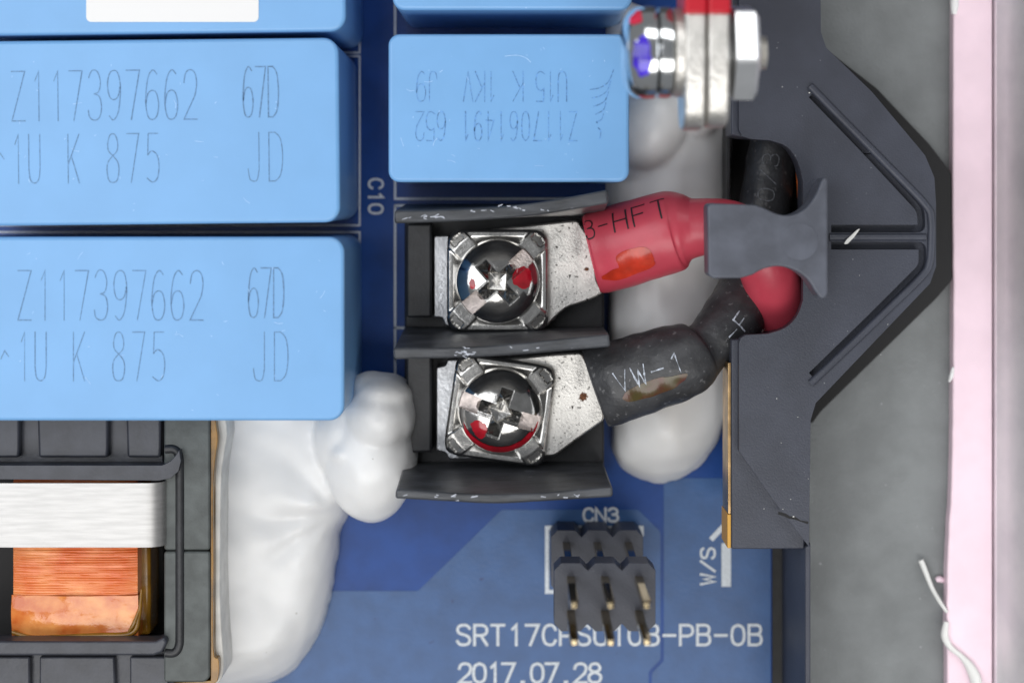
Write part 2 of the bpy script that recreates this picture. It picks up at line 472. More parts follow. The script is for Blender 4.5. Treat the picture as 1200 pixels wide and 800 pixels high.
G1 = 'large blue capacitors in a row'
c1 = capacitor(-75, -176, 404, 39.5, 18, 1.6, 'large blue film capacitor with a blank white sticker on top', -.7)
prism('sticker', rrect(101, -60, 303, 26, 6), 1.6005, 1.606, M['sticker'], c1)
c2 = capacitor(-75, 46.5, 397.5, 263, 18, 1.6, 'blue marked film capacitor between the stickered one and another marked one', -.6)
cap_text(c2, [('Z117397662', 14, 142, 58, 15.5, 22.4, 1.15, -.6), ('67D', 285, 137.5, 59, 12, 14.8, 1.5, -.6),
              ('1U', 14, 215, 57, 13, 20, 1.15, -.6), ('K', 80, 214.5, 57, 13, 20, 1.15, -.6), ('875', 125.5, 214, 57, 14, 23.5, 1.15, -.6),
              ('JD', 291, 212.5, 57, 16, 24.5, 1.15, -.6), ('^', -4, 215, 57, 9, 9, 1.15, -.6)], 1.6, M['laser'])
c3 = capacitor(-75, 277.5, 403.5, 493, 18, 1.6, 'blue marked film capacitor overhanging the transformer, touching white silicone')
cap_text(c3, [('Z117397662', 21, 375, 58, 15.5, 22.4, 1.15, 0), ('67D', 291, 372, 58, 12, 14.8, 1.5, 0),
              ('1U', 21, 446, 57, 13, 20, 1.15, 0), ('K', 86, 446, 57, 13, 20, 1.15, 0), ('875', 132, 446, 57, 14, 23.5, 1.15, 0),
              ('JD', 297, 446, 57, 16, 24.5, 1.15, 0), ('^', 1, 446, 57, 9, 9, 1.15, 0)], 1.6, M['laser'])
c4 = capacitor(460, -180, 741, 12, 14, 1.5, 'small blue film capacitor without marking next to the upside-down marked one')
c5 = capacitor(455, 40, 737.5, 213.5, 13, 1.5, 'small blue film capacitor with faint upside-down marking next to the terminal block')
cap_text(c5, [('U15', 664, 84, 35, 10, 13, 1.2, 180), ('K', 613, 84, 35, 12, 13, 1.2, 180), ('1KV', 582, 84, 35, 11, 14, 1.2, 180), ('J9', 512, 84, 35, 11, 13, 1.2, 180),
              ('Z117061491', 676, 131, 34, 9, 13.9, 1.2, 180), ('652', 522, 131, 34, 10, 12.5, 1.2, 180)], 1.5, M['laser_pale'])
lg = []
for k in range(5):                        # the swirl mark beside the lettering
    y = 96 + 11 * k; s = 1 - .14 * k
    lg.append([(a, -b) for a, b in cat([(719 - 3 * k, y - 14 * s), (713 - 2 * k, y), (703 - k, y + 7 * s), (692 + 2 * k, y + 9 * s)], 5)])
lg.append([(a, -b) for a, b in cat([(701, 150), (704, 154), (703, 162)], 4)])
strokes('maker_mark', lg, 1.3, flat_fn(0, 0, 1.502), M['laser_pale'], c5, .3)

M['scratch'] = mat('pale_scratch', (.36, .58, .86), .5)
def handling(t, x0, y0, x1, y1, z, n):
    ls = []
    for k in range(n):
        x, y = random.uniform(x0, x1), random.uniform(y0, y1)
        l = random.choice([.8, .9, 1.0, 1.2, 2.0, 5.0]); a = random.uniform(0, 6.28); b = a + random.uniform(-.6, .6)
        ls.append([(x, -y), (x + l * math.cos(a), -y + l * math.sin(a)), (x + l * (math.cos(a) + math.cos(b)), -y + l * (math.sin(a) + math.sin(b)))])
    tag(strokes('scratch', ls, .7, flat_fn(0, 0, z + .0015), M['scratch'], t, .5), kind='stuff')
handling(c2, 5, 60, 385, 250, 1.6, 26); handling(c3, 5, 290, 390, 480, 1.6, 26); handling(c5, 466, 50, 728, 205, 1.5, 34)
strokes('scratch', [[(a, -b) for a, b in cat([(592, 66), (606, 65), (616, 68), (622, 73)], 6)]], .9, flat_fn(0, 0, 1.5022), M['scratch'], c5, .4)
# ------------------------------------------------------------------ terminal block
tb = thing('terminal_block', 'black barrier terminal block with two screw positions and bowed walls', 'terminal block', P(590, 415, 0))
ZF, ZW = .35, 1.6
prism('base', [(474, 244), (708, 244), (708, 566), (474, 566)], .012, ZF, M['black'], tb, bevel=.02)
def barrier(name, top_up, top_lo, yb, tb_half):
    """wall from a straight foot at ZF to a bowed rim at ZW"""
    top = [P(x, y, ZW) for x, y in top_up] + [P(x, y, ZW) for x, y in reversed(top_lo)]
    n = len(top_up)
    bot = []
    for k in range(n):
        x = 474 + (707 - 474) * (top_up[k][0] - top_up[0][0]) / (top_up[-1][0] - top_up[0][0]); bot.append(P(x, yb - tb_half, ZF + .002))
    for k in range(n):
        x = 474 + (707 - 474) * (top_lo[-1 - k][0] - top_lo[0][0]) / (top_lo[-1][0] - top_lo[0][0]); bot.append(P(x, yb + tb_half, ZF + .002))
    return loft(name, bot, top, M['barrier'], tb, bevel=.018, segs=2)
def dense(pts, n=5): return cat(pts, n)
w1 = barrier('barrier_wall', dense([(462, 247), (540, 245), (600, 241), (650, 234), (712, 222)]), dense([(462, 262), (540, 259), (600, 255), (650, 249), (713, 238)]), 247, 8)
w2 = barrier('barrier_wall', dense([(461, 408), (540, 407), (600, 403), (650, 398), (714, 391)]), dense([(462, 421), (540, 419), (600, 416), (650, 412), (715, 406)]), 390, 8)
w3 = barrier('barrier_wall', dense([(464, 573), (520, 577), (580, 579), (640, 577), (718, 570)]), dense([(463, 584), (520, 587), (580, 590), (640, 587), (718, 582)]), 548, 8)
# groove line along the middle rim, step behind the screws
prism('step', [(476, 262), (506, 262), (506, 372), (476, 372)], ZF + .001, .62, M['black'], tb, bevel=.02)
prism('step', [(476, 412), (506, 412), (506, 530), (476, 530)], ZF + .001, .62, M['black'], tb, bevel=.02)
ZP = .56
prism('contact_plate', round_poly([(508, 276), (640, 274), (660, 276), (660, 352), (650, 376), (522, 382), (518, 372), (508, 372)], 3), ZF + .002, ZP, M['contact'], tb, bevel=.012)
prism('contact_plate', round_poly([(524, 421), (640, 421), (664, 424), (664, 520), (650, 535), (526, 538), (522, 530), (511, 528), (511, 430), (522, 428)], 3), ZF + .002, ZP, M['contact'], tb, bevel=.012)
def scuffs(wall, spots):
    lines = []
    for x, y, n, sx, sy in spots:
        for k in range(n):
            a, b = x + random.gauss(0, sx), y + random.gauss(0, sy); l = random.uniform(1, 6)
            ang = random.gauss(-.15, .4)
            lines.append([(a, -b), (a + l * math.cos(ang), -b + l * math.sin(ang) + random.uniform(-.4, .4))])
    sm = strokes('scuff_mark', lines, .9, flat_fn(0, 0, ZW + .0015), M['scuff'], wall, .5); tag(sm, kind='stuff')
scuffs(w1, [(506, 254.5, 12, 6, .8), (568, 246, 4, 12, .8), (595, 243, 6, 12, .6), (475, 256, 2, 6, 2), (640, 243, 3, 20, 2)])
scuffs(w2, [(541, 412, 10, 4, 3), (547, 416, 8, 4, 2), (620, 409, 3, 30, 2)])
scuffs(w3, [(600, 583, 4, 60, 2), (500, 581, 5, 16, 1.5), (655, 582, 4, 20, 1.5)])

# ------------------------------------------------------------------ ring lugs, sleeves, cables
ZL = .66
def lug(parent, poly, barrel):
    o = prism('ring_lug', round_poly(poly, 5), ZP + .002, ZL, M['tin'], parent, bevel=.014)
    return o

red = thing('red_cable', 'red sleeved cable marked 3-HFT with its ring lug under a nickel screw', 'cable', P(690, 300, ZP))
lug(red, [(530, 274), (600, 266), (640, 262), (677, 258), (689, 276), (697, 302), (699, 328), (707, 343), (690, 352), (664, 360), (648, 374), (640, 384), (530, 384)], None)
RT = Tube([(693, 298, .86, 46, .62), (699, 296.5, .865, 48, .66), (717, 291.5, .89, 49, .76), (745, 283.5, .95, 49, .85), (775, 274.5, 1.0, 48.5, .9), (791, 270, 1.02, 47.5, .92),
           (801, 268, 1.04, 42, .95), (812, 267, 1.06, 35.5, 1), (830, 265.5, 1.09, 33, 1), (855, 268, 1.10, 33, 1), (880, 283, 1.07, 33.5, 1), (898, 312, 1.00, 34, 1),
           (909, 350, .82, 33, 1), (912, 385, .55, 31, 1), (908, 420, .36, 30, 1)], 8, 36, .02, 3)
rs = RT.build('heat_shrink_sleeve', M['redshrink'], red)
def tube_fn(T, s0, ang0, off=.004, step=.0002):
    """text frame on a tube: u px along, v px up across (towards smaller angle)"""
    def fn(u, v, q):
        s = s0 + cm(u, 1.2)
        i = min(range(T.n), key=lambda k: abs(T.s[k] - s))
        return T.at(s, ang0 - cm(v, 1.2) / max(T.r[i], 1e-3), off + step * (q % 8))
    return fn
def s_at(T, px):
    for i in range(1, T.n):
        a = T.c[i]; q = NX + a.x * S0 * D / (D - a.z)
        if q >= px: return T.s[i]
    return T.s[-1]
# which side of the tube is the upper one in the picture
def up_sign(T, i):
    return 1 if T.pt(i, .6).y > T.pt(i, -.6).y else -1
US = up_sign(RT, 20)
def tube_text(T, text, px, ang, h, w, adv, sw, m, parent, sign, jit=0.1, name='printed_text', end=None):
    s0 = s_at(T, px)
    def fn(u, v, q):
        s = s0 + cm(u, 1.2)
        i = min(range(T.n), key=lambda k: abs(T.s[k] - s))
        return T.at(s, sign * (ang + cm(v, 1.2) / T.r[i]), .004 + .0002 * (q % 8))
    strokes(name, layout(text, h, w, adv), sw, fn, m, parent, jit, True)
tube_text(RT, '3-HFT', 692, .40, 27, 15, 22.5, 1.8, M['ink'], rs, US)
def blob(cx, cy, rx, ry, seed, amp=.35, f=2.5):
    def inside(u, v):
        x, y = (u - cx) / rx, (v - cy) / ry
        return x * x + y * y < 1 + amp * noise.noise(Vector((u * f * 2, v * f * 2, seed)))
    return inside
sA, sB = s_at(RT, 700), s_at(RT, 790)
b1, b2 = blob(.5, .52, .22, .30, 1), blob(.36, .74, .36, .17, 2)
patch('varnish_stain', lambda u, v: RT.at(sA + (sB - sA) * u, US * (.15 - 1.05 * v), .004), 160, 110, lambda u, v: b1(u, v) or b2(u, v), M['redstain'], rs)

blk = thing('black_cable', 'black sleeved cable marked VW-1 with its rust-spotted ring lug under a screw', 'cable', P(692, 455, ZP))
lg2 = lug(blk, [(534, 428), (600, 420), (640, 416), (682, 413), (690, 430), (706, 468), (708, 492), (688, 506), (650, 534), (534, 536)], None)
BT = Tube([(698, 455, .86, 47, .62), (704, 453, .865, 49, .66), (722, 447.5, .89, 49, .76), (750, 438.5, .93, 48, .85), (780, 429, .96, 46, .9), (801, 421.5, .97, 44, .95), (811, 417, .97, 41.5, .95),
           (819, 412.5, .95, 35, 1), (828, 405.5, .93, 31.5, 1), (839, 396, .90, 34, 1), (850, 384, .86, 36, 1), (861, 369, .81, 36.5, 1), (872, 350, .72, 36, 1), (881, 325, .64, 36, 1),
           (888, 295, .58, 34, 1), (893, 260, .54, 31, 1), (899, 225, .52, 30, 1), (904, 190, .50, 29, 1), (910, 155, .48, 29, 1), (914, 120, .45, 29, 1)], 8, 36, .05, 9)
bs = BT.build('heat_shrink_sleeve', M['blackshrink'], blk)
UB = up_sign(BT, 20)
tube_text(BT, 'VW-1', 727, -.16, 23, 15, 20.5, 1.4, M['whiteink'], bs, UB, .7)
sA2, sB2 = s_at(BT, 726), s_at(BT, 806)
b3 = blob(.45, .5, .42, .34, 5)
patch('varnish_stain', lambda u, v: BT.at(sA2 + (sB2 - sA2) * u, UB * (-.02 - .62 * v), .0035), 140, 90, b3, M['amberstain'], bs)
def idx_y(T, py, lo=0):
    return min(range(lo, T.n), key=lambda i: abs((NY - T.c[i].y * S0 * D / (D - T.c[i].z)) - py))
def tube_text_i(T, text, i0, ang, h, w, adv, sw, m, parent, sign, jit):
    s0 = T.s[i0]
    def fn(u, v, q):
        s = s0 + cm(u, .8)
        i = min(range(T.n), key=lambda k: abs(T.s[k] - s))
        return T.at(s, sign * (ang + cm(v, .8) / T.r[i]), .004 + .0002 * (q % 8))
    strokes('printed_text', layout(text, h, w, adv), sw, fn, m, parent, jit, True)
tube_text_i(BT, '-F', idx_y(BT, 396), -.42, 19, 12, 17, 1.5, M['whiteink'], bs, UB, .6)
tube_text_i(BT, 'O/3', idx_y(BT, 238, 60), -.15, 19, 14, 21, 1.1, M['dimink'], bs, UB, .4)
rust = patch('rust_spot', lambda u, v: P(677 + 13 * u, 458 + 14 * v, ZL + .002), 16, 16, blob(.5, .5, .36, .36, 8, .8, 3), M['rust'], lg2)
rust1 = patch('rust_spot', lambda u, v: P(684 + 7 * u, 312 + 7 * v, ZL + .002), 12, 12, blob(.5, .5, .38, .32, 4, .8, 3), M['rust'], red)

# ------------------------------------------------------------------ screws
def dome(R, h, slot):
    """height over the seat of a pan head with a combined cross and slot, r in 0..1"""
    def z(x, y):
        r = math.hypot(x, y)
        zz = h * (1 - .34 * r ** 2 - .34 * r ** 6)
        if r > .93: zz -= h * .30 * ((r - .93) / .07) ** 2
        c, s = math.cos(slot), math.sin(slot)
        a, b = x * c + y * s, -x * s + y * c
        if abs(b) < .185: zz = min(zz, h * (.50 - .14 * abs(a)))
        m = max(abs(a), abs(b)); n = min(abs(a), abs(b))
        q = abs(a) + abs(b)
        if q < .27:
            zz = min(zz, h * (.16 + .36 * q))
        elif m < .56 and n < .135:
            zz = min(zz, h * (.14 + .62 * (m - .2) + .9 * n))
        elif m < .60 and n < .165:
            zz = min(zz, h * .62)
        return zz
    return z
def screw(cx, cy, z0, slot_deg, wrot, whalf, label, marks):
    t = thing('terminal_screw', label, 'screw', P(cx, cy, z0), 'terminal screws')
    # square pressure washer as a relief sheet with corner ribs
    n = 110; v, f = [], []
    zt = z0 + .10
    R = cm(whalf, zt); c0 = P(cx, cy, zt)
    wr = -math.radians(wrot)
    def sq(u, w):                        # square to rounded square
        m = max(abs(u), abs(w)); p = (abs(u) ** 9 + abs(w) ** 9) ** (1 / 9) if m > 0 else 1
        k = m / p if p else 1
        return u * k, w * k
    for i in range(n + 1):
        for j in range(n + 1):
            u, w = 2 * i / n - 1, 2 * j / n - 1
            x, y = sq(u, w)
            d1, d2 = abs(x - y) / 1.414, abs(x + y) / 1.414
            rr = math.hypot(x, y); m = max(abs(u), abs(w))
            zz = .045 + .05 * max(0, min(1, (m - .62) / .25))
            rib = min(d1, d2)
            if rr > .78:
                e = max(0, min(1, (.235 - rib) / .03))
                zz = zz * (1 - e) + e * (.125 - .16 * max(0, rr - 1.02) ** 1.2)
                if e > 0 and abs(rr - 1.12) < .07 and rib < .13: zz -= .025
            if m > .94: zz -= .04 * ((m - .94) / .06) ** 2
            X, Y = x * R, y * R
            v.append(Vector((c0.x + X * math.cos(wr) - Y * math.sin(wr), c0.y + X * math.sin(wr) + Y * math.cos(wr), z0 + zz)))
    N1 = n + 1
    for i in range(n):
        for j in range(n): f.append((i * N1 + j, (i + 1) * N1 + j, (i + 1) * N1 + j + 1, i * N1 + j + 1))
    rim = [i * N1 for i in range(N1)] + [n * N1 + j for j in range(1, N1)] + [i * N1 + n for i in range(n - 1, -1, -1)] + [j for j in range(n - 1, 0, -1)]
    k0 = len(v)
    for q in rim: p = v[q].copy(); p.z = z0 + .002; v.append(p)
    for q in range(len(rim)):
        q2 = (q + 1) % len(rim); f.append((rim[q], rim[q2], k0 + q2, k0 + q))
    f.append(tuple(range(k0, k0 + len(rim))))
    finish('square_washer', v, f, M['washer'], t, 32)
    # head
    zb = z0 + .10; h = .23
    Rh = cm(50.5, zb + .1); c = P(cx, cy + 1, zb + .1)
    sl = math.radians(slot_deg)
    zf = dome(Rh, h, sl)
    NR, NA = 130, 360
    def pt(r, a, off=0): 
        x, y = r * math.cos(a), r * math.sin(a)
        return Vector((c.x + x * Rh, c.y + y * Rh, zb + zf(x, y) + off))
    v = [pt(0, 0)]; f = []; mi = []
    for i in range(1, NR + 1):
        for k in range(NA): v.append(pt(i / NR, 2 * math.pi * k / NA))
    for k in range(NA): f.append((0, 1 + k, 1 + (k + 1) % NA))
    for i in range(NR - 1):
        for k in range(NA):
            a, b = 1 + i * NA + k, 1 + i * NA + (k + 1) % NA
            f.append((a, a + NA, b + NA, b))
    k0 = len(v)
    for k in range(NA):
        a = 2 * math.pi * k / NA; v.append(Vector((c.x + Rh * math.cos(a), c.y + Rh * math.sin(a), zb - .03)))
    for k in range(NA):
        a, b = 1 + (NR - 1) * NA + k, 1 + (NR - 1) * NA + (k + 1) % NA
        f.append((a, k0 + k, k0 + (k + 1) % NA, b))
    f.append(tuple(range(k0, k0 + NA)))
    hd = finish('head', v, f, [M['steel'], M['slotm']], t, 30)
    me = hd.data
    cs, sn = math.cos(sl), math.sin(sl)
    for p in me.polygons:
        q = hd.location + WL[t.name] + p.center - c
        a, b = (q.x * cs + q.y * sn) / Rh, (-q.x * sn + q.y * cs) / Rh
        if abs(b) < .18 and .50 < abs(a) < .985: p.material_index = 1
    for (r0, r1, a0, a1, seed) in marks:
        def ins(u, w, seed=seed):
            return math.hypot((u - .5) / .5, (w - .5) / .5) ** 3 < .85 + .6 * noise.noise(Vector((u * 4, w * 3, seed)))
        patch('lacquer_mark', lambda u, w, r0=r0, r1=r1, a0=a0, a1=a1: pt(r0 + (r1 - r0) * u, math.radians(a0 + (a1 - a0) * w), .004), 24, 48, ins, M['redp'], hd)
    # shank down through lug, plate and block
    prism('shank', [(cx + 24 * math.cos(a * math.pi / 8), cy + 24 * math.sin(a * math.pi / 8)) for a in range(16)], ZF + .01, z0 + .05, M['steel'], t)
    return t
screw(583, 329, ZL + .002, 41, 0, 60, 'nickel screw with square washer and red lacquer spot clamping the red cable', [(.34, .84, -16, 34, 3), (.50, .66, 172, 196, 7)])
screw(586, 481, ZL + .002, -18, 8, 60, 'nickel screw with square washer and red lacquer rim clamping the black cable', [(.80, .985, 195, 345, 5), (.42, .80, 196, 240, 2)])

# ------------------------------------------------------------------ white silicone
def sheet(outline, w, hfun, step=4.0):
    """closed cushion over a pixel outline: full height hfun(x, y), rounded over w px at its rim"""
    ol = [Vector(p) for p in outline]; n = len(ol)
    def dist(p):
        ins = False; d = 1e9
        for i in range(n):
            a, b = ol[i - 1], ol[i]
            ab = b - a; t = max(0, min(1, (p - a).dot(ab) / max(ab.length_squared, 1e-9)))
            d = min(d, (p - a - ab * t).length)
            if (a.y > p.y) != (b.y > p.y) and p.x < (b.x - a.x) * (p.y - a.y) / (b.y - a.y) + a.x: ins = not ins
        return d if ins else -d
    x0, x1 = min(p.x for p in ol) - 8, max(p.x for p in ol) + 8
    y0, y1 = min(p.y for p in ol) - 8, max(p.y for p in ol) + 8
    nx, ny = int((x1 - x0) / step), int((y1 - y0) / step)
    v, f = [], []
    for i in range(nx + 1):
        for j in range(ny + 1):
            q = Vector((x0 + i * step, y0 + j * step)); d = dist(q)
            if d <= 0: z = -.06
            else:
                k = min(1, d / w); z = hfun(q.x, q.y) * math.sqrt(1 - (1 - k) ** 2)
            v.append(P(q.x, q.y, z))
    N = len(v)
    v += [Vector((p.x, p.y, -.12)) for p in v]
    m = ny + 1
    for i in range(nx):
        for j in range(ny):
            a = i * m + j
            f.append((a, a + m, a + m + 1, a + 1)); f.append((N + a, N + a + 1, N + a + m + 1, N + a + m))
    rim = [i * m for i in range(nx + 1)] + [nx * m + j for j in range(1, m)] + [i * m + ny for i in range(nx - 1, -1, -1)] + list(range(ny - 1, 0, -1))
    for k in range(len(rim)):
        a, b = rim[k], rim[(k + 1) % len(rim)]; f.append((a, b, N + b, N + a))
    return v, f
def silicone(name, balls, sheets, label, vox=.024, smooth=6):
    bm = bmesh.new()
    for (x, y, z, rx, ry, rz, rot) in balls:
        c = P(x, y, z)
        m = Matrix.Translation(c) @ Matrix.Rotation(math.radians(-rot), 4, 'Z') @ Matrix.Diagonal((cm(rx, z), cm(ry, z), rz, 1))
        bmesh.ops.create_icosphere(bm, subdivisions=4, radius=1, matrix=m)
    for v, f in sheets:
        vs = [bm.verts.new(p) for p in v]
        for q in f: bm.faces.new([vs[k] for k in q])
    bmesh.ops.recalc_face_normals(bm, faces=bm.faces[:])
    me = bpy.data.meshes.new('tmp'); bm.to_mesh(me); bm.free()
    o = bpy.data.objects.new('tmp', me); COL.objects.link(o)
    r = o.modifiers.new('r', 'REMESH'); r.mode = 'VOXEL'; r.voxel_size = vox
    s = o.modifiers.new('s', 'SMOOTH'); s.iterations = smooth; s.factor = .5
    dg = bpy.context.evaluated_depsgraph_get(); dg.update()
    m2 = bpy.data.meshes.new_from_object(o.evaluated_get(dg))
    bpy.data.objects.remove(o)
    bm = bmesh.new(); bm.from_mesh(m2)
    bm.normal_update()
    for w in bm.verts:                       # drag marks and small unevenness
        q = w.co
        d = .016 * noise.noise(q * 2.2) + .006 * noise.noise(q * 6.5 + Vector((3, 0, 0))) + .005 * noise.noise(Vector((q.x * 2 + q.y * 5, q.y * 1.5, q.z * 9)))
        w.co = q + w.normal * d
    bmesh.ops.bisect_plane(bm, geom=bm.verts[:] + bm.edges[:] + bm.faces[:], plane_co=(0, 0, .012), plane_no=(0, 0, 1), clear_inner=True)
    bmesh.ops.holes_fill(bm, edges=[e for e in bm.edges if e.is_boundary])
    bm.to_mesh(m2); bm.free()
    ob = wrap(name, m2, Vector((0, 0, 0)), M['silicone'], None, 70)
    lo = sum((v.co for v in m2.vertices), Vector()) / len(m2.vertices); lo.z = .012
    m2.transform(Matrix.Translation(-lo)); ob.location = lo
    tag(ob, label, 'silicone')
    return ob
def fold(x, y, x0, y0, x1, y1, w):
    """0..1 profile along a crease from (x0, y0), widening towards (x1, y1)"""
    ab = Vector((x1 - x0, y1 - y0)); t = (Vector((x, y)) - Vector((x0, y0))).dot(ab) / ab.length_squared
    if t < 0 or t > 1.1: return 0
    d = abs((x - x0) * ab.y - (y - y0) * ab.x) / ab.length
    return math.exp(-(d / (3 + w * t)) ** 2) * min(1, t * 8) * max(0, 1.1 - t)
def hleft(x, y):
    h = .66 - .0016 * (x - 258) - .0003 * (y - 490)
    h -= .055 * fold(x, y, 392, 602, 268, 618, 16) + .05 * fold(x, y, 390, 606, 270, 690, 18) + .04 * fold(x, y, 385, 590, 330, 530, 14)
    h += .03 * noise.noise(Vector((x * .012, y * .012, 4))) + .03 * fold(x, y, 390, 600, 262, 560, 20)
    return h
silicone('silicone_blob', [
    (435, 534, .46, 55, 76, .46, 0), (446, 486, .55, 43, 46, .46, -8), (449, 460, .56, 36, 24, .40, 6), (431, 449, .52, 22, 14, .30, -14), (404, 456, .36, 22, 18, .34, 0), (404, 502, .40, 33, 56, .40, 12), (409, 527, .50, 26, 22, .38, 0)],
    [sheet(cat([(215, 440), (330, 440), (400, 470), (415, 540), (410, 596), (399, 618), (395, 648), (389, 692), (376, 735), (352, 772), (325, 794), (296, 803), (270, 808), (225, 808), (215, 620)], 5, True), 46, hleft)],
    'thick white silicone spilling from under the blue capacitor beside the transformer')
silicone('silicone_blob', [(765, 150, .2, 46, 60, .45, 20), (812, 120, .2, 36, 50, .42, 0)],
    [sheet(cat([(712, 20), (780, 20), (856, 20), (857, 250), (855, 440), (849, 490), (832, 530), (806, 555), (772, 565), (740, 556), (722, 536), (716, 500), (712, 300)], 5, True), 70, lambda x, y: .46 + .06 * noise.noise(Vector((x * .02, y * .014, 2))))],
    'flat white silicone bead lying under the red and black cables')

# ------------------------------------------------------------------ slate bracket
bk = thing('cable_bracket', 'slate grey plastic bracket with ribbed triangle and cable notch', 'bracket', P(930, 330, .012))
ZB = 1.30
notch = cat([(941, 352), (934, 370), (920, 384), (900, 391)], 4)
notch2 = cat([(902, 164.5), (922, 172), (935, 190), (941, 214)], 4)
right = [(962, 38), (968, 56), (1022, 108), (1084, 182), (1095, 208), (1097, 240), (1097, 312), (1090, 332), (956, 472), (950, 492)]
outer = [(866, -60), (961, -60)] + right + [(948, 640), (905, 584), (866, 528), (866, 402), (868, 396), (874, 392.5)] + notch[::-1] + notch2[::-1] + [(880, 163), (870, 160), (866, 152)]
def band(pl, w):
    """closed outline of a stroked open polyline"""
    a, b = [], []
    n = len(pl)
    for i in range(n):
        p0, p1 = Vector(pl[max(i - 1, 0)]), Vector(pl[min(i + 1, n - 1)])
        t = (p1 - p0).normalized(); nr = Vector((-t.y, t.x)) * w / 2
        a.append(tuple(Vector(pl[i]) + nr)); b.append(tuple(Vector(pl[i]) - nr))
    return a + b[::-1]
g1 = band(round_poly([(951, 111), (1010, 172), (1079, 246), (1080, 268), (974, 268)], [0, 0, 8, 5, 0], 4), 9)
g2 = band(round_poly([(974, 288), (1081, 288), (1081, 312), (1020, 373), (951, 440)], [0, 5, 8, 0, 0], 4), 9)
prism_holes('top_plate', [outer, g1, g2], ZB - .09, ZB, M['bracket'], bk, bevel=.012)
lower = [(857, -60), (953, -60)] + [(x - 7, y) for x, y in right] + [(943, 643), (857, 643), (857, 398), (868, 397)] + [(x + 3, y + 2) for x, y in notch[::-1]] + [(x + 3, y - 2) for x, y in notch2[::-1]] + [(870, 161), (857, 158)]
prism_holes('lower_plate', [lower], .80, ZB - .092, M['bracket'], bk, bevel=.012)
# ridge outside the grooves
def ridge(nodes, r): 
    T = Tube([(x, y, ZB + .004, r, .9) for x, y in nodes], 6, 10); T.build('rib', M['bracket'], bk)
ridge([(949, 101), (985, 138), (1040, 194), (1084, 240), (1091, 258), (1091, 285), (1089, 308), (1080, 324), (1040, 363), (985, 416), (950, 449)], 4.6)
ridge([(972, 278), (1020, 278), (1085, 278)], 4.2)
prism('foot', [(920, 60), (1070, 220), (1070, 320), (940, 440), (940, 60)], .22, .802, M['gap'], bk)
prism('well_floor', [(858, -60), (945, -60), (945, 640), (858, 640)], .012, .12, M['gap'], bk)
prism('flange_and_shadow_band', round_poly([(945, 40), (966, 56), (1028, 104), (1090, 170), (1115, 203), (1116, 328), (1097, 350), (962, 482), (952, 496), (945, 496)], 4), .202, .32, M['gap'], bk, bevel=.03)  # low flange, near-black and widened to draw the bracket's shadow on the pad
prism('side_wall', [(943.5, 641), (950, 636), (950, 900), (943.5, 900)], .012, ZB - .06, M['bracket'], bk, bevel=.01)
# crack in the lower corner
strokes('crack', [[(a, -b) for a, b in [(913, 601), (920, 603), (925, 606), (932, 607), (938, 610), (946, 612)]]], 2.6, flat_fn(0, 0, ZB + .001), M['gap'], bk, .5)
# clip arm and its post
clip = [(829, 242), (832, 238), (860, 239), (885, 240)] + cat([(896, 244), (912, 251), (928, 252), (944, 244), (956, 228), (963, 211)], 4) + [(967, 207), (970, 211), (970, 344), (966, 350), (961, 349)] + \
       cat([(955, 341), (946, 327), (930, 316), (912, 312), (895, 315), (882, 322)], 4) + [(868, 326), (836, 326), (830, 322)]
ZC = 1.95
ar = prism('clip_arm', clip, ZC - .30, ZC, M['clip'], bk, bevel=.02, segs=3)
prism('ejector_mark', [(937 + 22 * math.cos(k * math.pi / 20), 283 + 22 * math.sin(k * math.pi / 20)) for k in range(40)], ZC - .01, ZC + .003, M['clip'], ar, bevel=.002)
post = [(940, 250), (953, 236), (961, 216), (966, 211), (968, 215), (968, 342), (964, 346), (957, 340), (948, 326), (940, 318)]
top = [P(x, y, ZC - .302) for x, y in post]
loft('clip_post', [Vector((p.x, p.y, ZB + .002)) for p in top], top, M['clip'], bk, bevel=.01)
prism('dust_flake', round_poly([(989, 286), (992, 281), (1005, 269), (1008, 268), (1001, 278), (993, 286)], 1.5), ZB + .03, ZB + .05, M['flake'], bk)
for k in range(46):
    x, y = random.uniform(870, 1080), random.uniform(10, 620)
    if x > 950 and (y < 130 or y > 430 or x > 1060): continue
    if 860 < x < 975 and 150 < y < 400: continue
    r = random.choice([.45, .5, .55, .6, .7, .8, 1.1])
    prism('dust_speck', [(x + r * math.cos(q), y + r * math.sin(q) * .7) for q in (0, 1.2, 2.5, 3.8, 5.1)], ZB + .002, ZB + .006, M['flake'], bk)
# orange lead deep in the notch
ow = Tube([(930, 140, .66, 4), (934, 165, .74, 4.5), (936.5, 190, .76, 5), (938, 215, .70, 4.5), (938, 235, .5, 4)], 6, 12).build('orange_lead', M['orange'], None)
tag(ow, 'thin orange lead deep in the bracket notch beside the black cable', 'wire')
# edge plate beside the bracket
ep = thing('edge_strip', 'thin brass and amber strip standing along the bracket side', 'strip', P(852, 500, .012))
prism('brass_edge', [(853, 425), (856.6, 425), (856.6, 602), (853, 602)], .84, 1.20, M['brass_edge'], ep, bevel=.004)
prism('amber_edge', [(852.5, 602.5), (856.6, 602.5), (856.6, 642), (852.5, 642)], .80, 1.20, M['amber_edge'], ep, bevel=.004)
prism('dark_edge', [(852, -60), (855, -60), (855, 234), (852, 234)], .012, .60, M['black'], ep)

